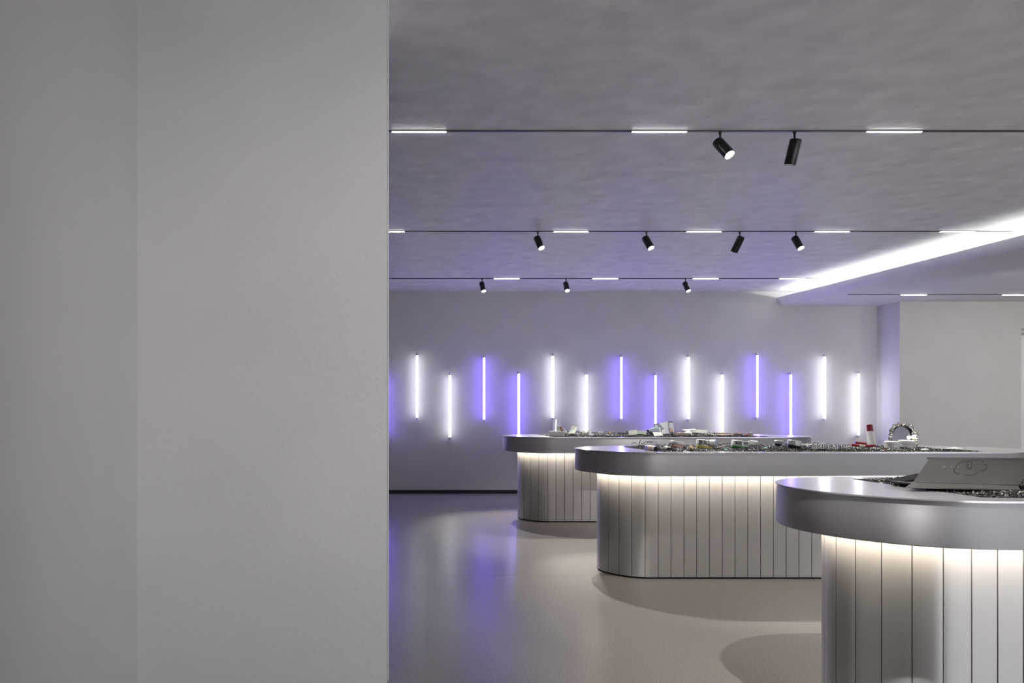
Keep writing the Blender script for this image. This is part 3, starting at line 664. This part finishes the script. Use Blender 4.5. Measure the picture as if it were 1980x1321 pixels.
t = bigjar(1429.5, 868.6, 5.56, .056, .026, .036, (.11, -.02, 1), grn, '', 'green glass jar with a white lid reading MASK', 1, 0)
label_on(t, '! MASK  WHI', .056, .0325, .034, .52, .0012, .02)
t = jar('lid_disc', at(1450, 856.5, 5.62), (.85, -.5, -.12), [('shell', cyl(.021, 0, .052, .004), wplast), ('face', cyl(.017, .0521, .054, .001), silv)], 'white round pot with grey end lying right of the green jar', 'pot')
t = empty('ribbon_bow', at(1448, 859, 5.55), 'crumpled white ribbon beside the green jar', 'ribbon')
for k in range(3):
    pts = [(.012 * math.cos(a) * (1 + .2 * k), -.006 * k, .016 * math.sin(a) + .006 + .003 * k) for a in np.linspace(0, 2 * PI, 14)[:-1]]
    put('loop', mesh('loop', *ribbon(pts, .0026, 6, True), smooth=60), wplast if k != 1 else silv, t, loc=(.004 * k - .006, 0, 0), rot=(0, .3 * k, .5 * k))
def silverjar(px, py, D, r, h, tilt, label):
    return jar('cream_jar', at(px, py, D), tilt, [('bowl', [(r * .5, 0), (r * .75, h * .16), (r * .88, h * .42)], darkb), ('collar', cyl(r * .9, h * .42, h * .48), silv), ('lid', cyl(r, h * .48, h, .003), satin)], label)
silverjar(1505, 863.5, 5.7, .030, .045, (.04, -.05, 1), 'smaller silver-lidded jar in the middle of the gravel')
t = empty('acrylic_stand', at(1505, 864, 5.75), 'low clear acrylic frame around the smaller silver jar', 'stand'); box('clear_panel', -.038, .038, 0, .003, 0, .048, acr, t, bev=.0006); box('clear_panel', .033, .038, -.03, 0, 0, .045, acr, t)
silverjar(1535, 869, 5.55, .046, .066, (.10, -.03, 1), 'larger silver-lidded jar beside the violet acrylic block')
t = empty('acrylic_stand', at(1526, 868, 5.62), 'violet-tinted acrylic block left of the larger silver jar', 'stand'); box('block', -.012, .012, -.01, .012, 0, .062, violet, t, bev=.001)
stick('lotion_tube', at(1546, 861.5, 5.75), at(1584, 862.5, 5.80), .013, [('body', 0, .8, 1, wplast), ('cap', .8, 1, .9, wplast)], 'long white tube lying left of the Skincare letters', 'tube')
jar('pot', at(1563.5, 864.5, 5.62), (.1, -1, .1), [('body', cyl(.013, -.01, .012, .003), greyb)], 'small grey pot in front of the long white tube', 'pot')
# Skincare letters: dark lettering on a white backing outline
o0 = at(1603.5, 868.5, 5.45)
t = empty('skincare_sign', o0, 'cut-out letters reading Skincare, dark with a white outline', 'sign')
me = text_mesh('Skincare', .0735, .0005, .97, -.0011); hb = text_mesh('Skincare', .0735, .0006, .97, .0030)
back = put('white_outline', hb, pm('bright_white_acrylic', (.92, .92, .94), .3), t, loc=(0, .0026, .0022), rot=(PI / 2, 0, 0)); back['label'] = 'white outline'
put('lettering', me, inkm, t, loc=(0, .0012, .0022), rot=(PI / 2, 0, 0))
stick('lotion_tube', at(1583, 866.5, 5.62), at(1600, 866, 5.66), .018, [('body', 0, .55, 1, beige), ('cap', .55, 1, 1, pale)], 'beige and pale blue tube lying behind the letters Sk', 'tube')
jar('cream_jar', at(1598, 868, 5.6), (.0, -.1, 1), [('body', cyl(.014, 0, .02, .003), lav), ('lid', cyl(.014, .021, .032, .002), pale)], 'pale lavender jar behind the letters in of Skincare')
jar('lip_balm', at(1618.5, 868, 5.6), (.1, 0, 1), [('body', cyl(.010, 0, .022, .002), bluetip), ('cap', cyl(.009, .022, .03, .002), violet)], 'deep blue lip balm standing behind the letter a', 'lip balm')
# red and white bottles
stick('spray_bottle', at(1686.5, 863, 5.72), at(1681, 822, 5.78), .0245, [('body', 0, .665, 1.05, wplast), ('cap', .665, 1, .82, redm)], 'tall white bottle with a wine red cap, standing tilted', 'bottle')
stick('lotion_tube', at(1653, 856, 5.80), at(1675, 858.5, 5.78), .0095, [('tip', 0, .08, .9, bluetip), ('body', .08, 1, 1, redb)], 'slim red tube with blue tip lying behind the red-and-white tube', 'tube')
stick('lotion_tube', at(1646.5, 860.5, 5.60), at(1677, 864, 5.58), .0105, [('cap', 0, .48, .9, redb), ('body', .48, 1, 1.05, cream)], 'tube with red cap and cream body lying before the tall bottle', 'tube')
stick('lip_balm', at(1675, 862.5, 5.56), at(1692, 862, 5.58), .009, [('body', 0, .6, 1, redb), ('cap', .6, 1, .9, redm)], 'short dark red stick lying at the foot of the tall bottle', 'lip balm')
# white round jars
def puck(px, py, D, r, h, tilt, label):
    return jar('cream_jar', at(px, py, D), tilt, [('body', cyl(r * .97, -.012, h * .52, .002), wplast), ('lid', cyl(r, h * .53, h, .003), wplast)], label)
puck(1724.5, 865.5, 5.60, .0475, .045, (-.02, -.03, 1), 'left one of two low white round jars before the mirror')
puck(1753.5, 865.5, 5.62, .054, .052, (.0, -.05, 1), 'right one of two low white round jars before the mirror')
# jewelled mirror
o0 = at(1746, 849, 5.80)
t = empty('vanity_mirror', o0, 'oval vanity mirror in a beaded silver frame with an added glowing bead for a spotlight glint', 'mirror')
t.rotation_euler = (math.radians(-9), 0, 0); ax, az = .098, .112
pts = [(ax * math.cos(a), 0, az * math.sin(a)) for a in np.linspace(0, 2 * PI, 49)[:-1]]
put('glass', mesh('glass', [(x * .86, .003, z * .86) for x, _, z in pts] + [(x * .86, .007, z * .86) for x, _, z in pts], [tuple(range(48)), tuple(range(48, 96))] + [(i, (i + 1) % 48, 48 + (i + 1) % 48, 48 + i) for i in range(48)]), mirr, t)
put('frame_ring', mesh('frame_ring', *ribbon(pts, .010, 8, True), smooth=60), chrome, t)
put('inner_bevel', mesh('inner_bevel', *ribbon([(x * .88, -.003, z * .88) for x, _, z in pts], .005, 6, True), smooth=60), darkb, t)
rb = random.Random(3)
bead_me = mesh('bead', *lathe([(0, -1), (.6, -.8), (.95, -.3), (.95, .3), (.6, .8), (0, 1)], 10, False), smooth=60)
for k in range(46):
    a = 2 * PI * k / 46; s = rb.uniform(.007, .013); rad = 1 + rb.uniform(-.06, .10)
    b = put('bead', bead_me, chrome, t, loc=(ax * rad * math.cos(a), -.006 - rb.uniform(0, .004), az * rad * math.sin(a)), rot=(rb.uniform(0, 3), rb.uniform(0, 3), 0)); b.scale = (s, s * .7, s * 1.3)
fx, fz = .088, .050
for k in range(8):
    a = 2 * PI * k / 8 + .2; b = put('petal', bead_me, chrome, t, loc=(fx + .019 * math.cos(a), -.014, fz + .022 * math.sin(a)), rot=(0, -a, 0)); b.scale = (.012, .005, .006)
b = put('flower_centre', bead_me, chrome, t, loc=(fx, -.018, fz)); b.scale = (.006, .006, .006)
put('glint_bead', mesh('glint_bead', *lathe([(0, -.016), (.008, -.012), (.0125, -.003), (.0125, .004), (.008, .011), (0, .014)], 20, False), smooth=60), glintm, t, loc=(.066, -.022, .014))  # glowing bead stands in for a spotlight's specular highlight
put('glint_mount', mesh('glint_mount', *lathe(cyl(.008, -.03, -.014), 16)), gold, t, loc=(.068, -.012, .012))  # added to carry the glowing bead
# shells and packs
t = empty('shell', at(1739, 871, 5.42), 'beige scallop shell lying on the gravel before the white jars', 'shell')
sv = [(0, 0, .002)]; n = 14
for k in range(n + 1):
    a = PI * k / n; r = .028 * (1 if k % 2 else .92); sv.append((r * math.cos(a), r * .55 * math.sin(a) - .005, .003 + .004 * (k % 2)))
sv.append((0, .004, .014)); put('valve', mesh('valve', sv, [(n + 2, k, k + 1) for k in range(1, n + 1)] + [(0, k + 1, k) for k in range(1, n + 1)] + [(n + 2, n + 1, 0), (n + 2, 0, 1)]), beige, t)
put('hinge', mesh('hinge', *lathe([(0, 0), (.004, .001), (.003, .006), (0, .007)], 10, False)), beige, t, loc=(0, -.004, .004))
t = gbox('stone', 2, at(1709, 869.5, 5.42), (.014, .01, .006), org, 'tiny orange chip on the gravel left of the shell', 'stone', rz=20)
def pack(px, py, D, w, d, label, rz):
    t = empty('flat_pack', at(px, py, D), label, 'packet'); t.rotation_euler = (.05, 0, math.radians(rz))
    nx = 8; v = []; f = []
    for i in range(nx + 1):
        for j, y in enumerate((-d / 2, 0, d / 2)):
            x = -w / 2 + w * i / nx; e = math.sin(PI * i / nx); v.append((x, y * (.7 + .3 * e), .004 + .009 * e * (1 if j == 1 else .25)))
    for i in range(nx):
        for j in range(2): a = 3 * i + j; f.append((a, a + 3, a + 4, a + 1))
    k = len(v); v += [(x, y, 0) for x, y, z in v]; 
    f += [tuple(k + i for i in q) for q in f[:]]
    for i in range(nx): f += [(3 * i, 3 * i + 3, k + 3 * i + 3, k + 3 * i), (3 * i + 2, 3 * i + 5, k + 3 * i + 5, k + 3 * i + 2)]
    f += [(0, 1, k + 1, k), (1, 2, k + 2, k + 1), (3 * nx, 3 * nx + 1, k + 3 * nx + 1, k + 3 * nx), (3 * nx + 1, 3 * nx + 2, k + 3 * nx + 2, k + 3 * nx + 1)]
    put('pouch', mesh('pouch', v, f, 50), wpap, t)
    box('crimped_edge', w / 2 - .002, w / 2 + .008, -d * .33, d * .33, .001, .004, pale, t)
pack(1789, 870.6, 5.45, .05, .04, 'small white sachet right of the shell', 5)
pack(1814, 869.5, 5.60, .115, .06, 'large white flat sachet right of the mirror', -4)
pack(1845, 868.3, 5.75, .12, .05, 'long white sachet farthest right on the middle gravel', 3)

# ================= nearest counter: metal case with the cloud emblem =================
A, B, Cc, Dd = at(1765, 933, 2.86), at(1968, 939, 2.80), at(2012, 887, 2.93), at(1797, 887, 2.96)
E1, E2 = at(1751, 942, 2.80), at(1973, 947, 2.74)
o0 = (A + B) / 2
t = empty('metal_case', o0, 'slanted warm grey metal case with a cloud emblem on the nearest counter', 'case')
slab('front_panel', [A, B, Cc, Dd], .004, steel, t, o0)
slab('lower_lip', [E1, E2, B, A], .004, steel, t, o0)
up = Vector((0, 0, .0)); bk = Vector((.02, .10, -.035)); box('rear_stand', .08, .10, .06, .16, -.03, .03, darkb, t)
slab('top_edge', [Dd, Cc, Cc + Vector((0, .012, -.002)), Dd + Vector((0, .012, -.002))], .004, darkb, t, o0)
#slab('back_panel', [Dd + Vector((0, .012, -.002)), Cc + Vector((0, .012, -.002)), Cc + bk, Dd + bk], .004, steel, t, o0)
#slab('side_gusset', [A, Dd, Dd + bk, A + Vector((0, .16, -.02))], .003, darkb, t, o0)
slab('base_tray', [A + Vector((.02, .02, -.012)), B + Vector((-.02, .02, -.012)), B + Vector((-.02, .18, -.016)), A + Vector((.02, .18, -.016))], .006, darkb, t, o0)
nrm = (B - A).cross(Dd - A).normalized(); nrm = -nrm if nrm.y > 0 else nrm
def onp(x, y):
    """point of the case front whose position on the face matches photo pixel (x,y)"""
    r = at(x, y, 1.0) - Vector((0, 0, H)); s = (A - Vector((0, 0, H))).dot(nrm) / r.dot(nrm)
    return Vector((0, 0, H)) + r * s + nrm * .0006
def z6(x, y): return onp(1740 + x / 6.604, 780 + y / 6.604)
def arc(cx, cy, rx, ry, a0, a1, n=14): return [(cx + rx * math.cos(math.radians(a)), cy + ry * math.sin(math.radians(a))) for a in np.linspace(a0, a1, n)]
strokes = [[(725, 808), (728, 790), (745, 766), (790, 744), (840, 737), (880, 742), (905, 755), (915, 775), (912, 800), (905, 832)],
           [(858, 756), (866, 775), (862, 800), (868, 820), (882, 834), (897, 838)],
           [(715, 828), (695, 842), (687, 860), (695, 878), (720, 890), (760, 896)],
           [(815, 903), (840, 915), (880, 921), (920, 917), (960, 905), (990, 888), (997, 880)],
           [(1020, 864), (1060, 858), (1095, 842), (1113, 820), (1114, 800), (1100, 783), (1070, 775)],
           [(1062, 752), (1055, 738), (1040, 728), (1018, 722), (985, 724), (960, 727)], [(905, 733), (925, 727), (945, 725)]]
for s in strokes:
    put('emblem_line', mesh('emblem_line', *ribbon([z6(*p) - o0 for p in s], .0012, 6)), inkm, t)
for a, b in ((537, 552), (560, 578), (650, 656), (660, 668), (735, 741), (742, 748)):  # pink dashes paint a faint reflection on the case face
    put('pink_reflection', mesh('pink_reflection', *ribbon([z6(a, 813) - o0, z6(b, 813) - o0], .0008, 5)), pinkm, t)
stroke(t, [z6(190, 1013), z6(280, 1046)], .0012, darkb, o0, 'seam'); stroke(t, [z6(150, 1052), z6(185, 1020), z6(1500, 1046)], .0005, gold, o0, 'trim_line')
stroke(t, [z6(205, 1014), z6(1505, 1046)], .0009, darkb, o0, 'fold_line')
# matte black slab standing in for the shadow gap under the case
slab('shadow_slab', [at(1790, 948, 2.84), at(1980, 957, 2.80), at(1985, 940, 2.86), at(1792, 938, 2.88)], .01, matb, t, o0)
slab('black_slab', [at(1715, 930, 3.15), at(1776, 917, 3.22), at(1776, 928, 3.0), at(1740, 934, 3.0)], .004, matb, t, o0)  # matte black slab left of the case
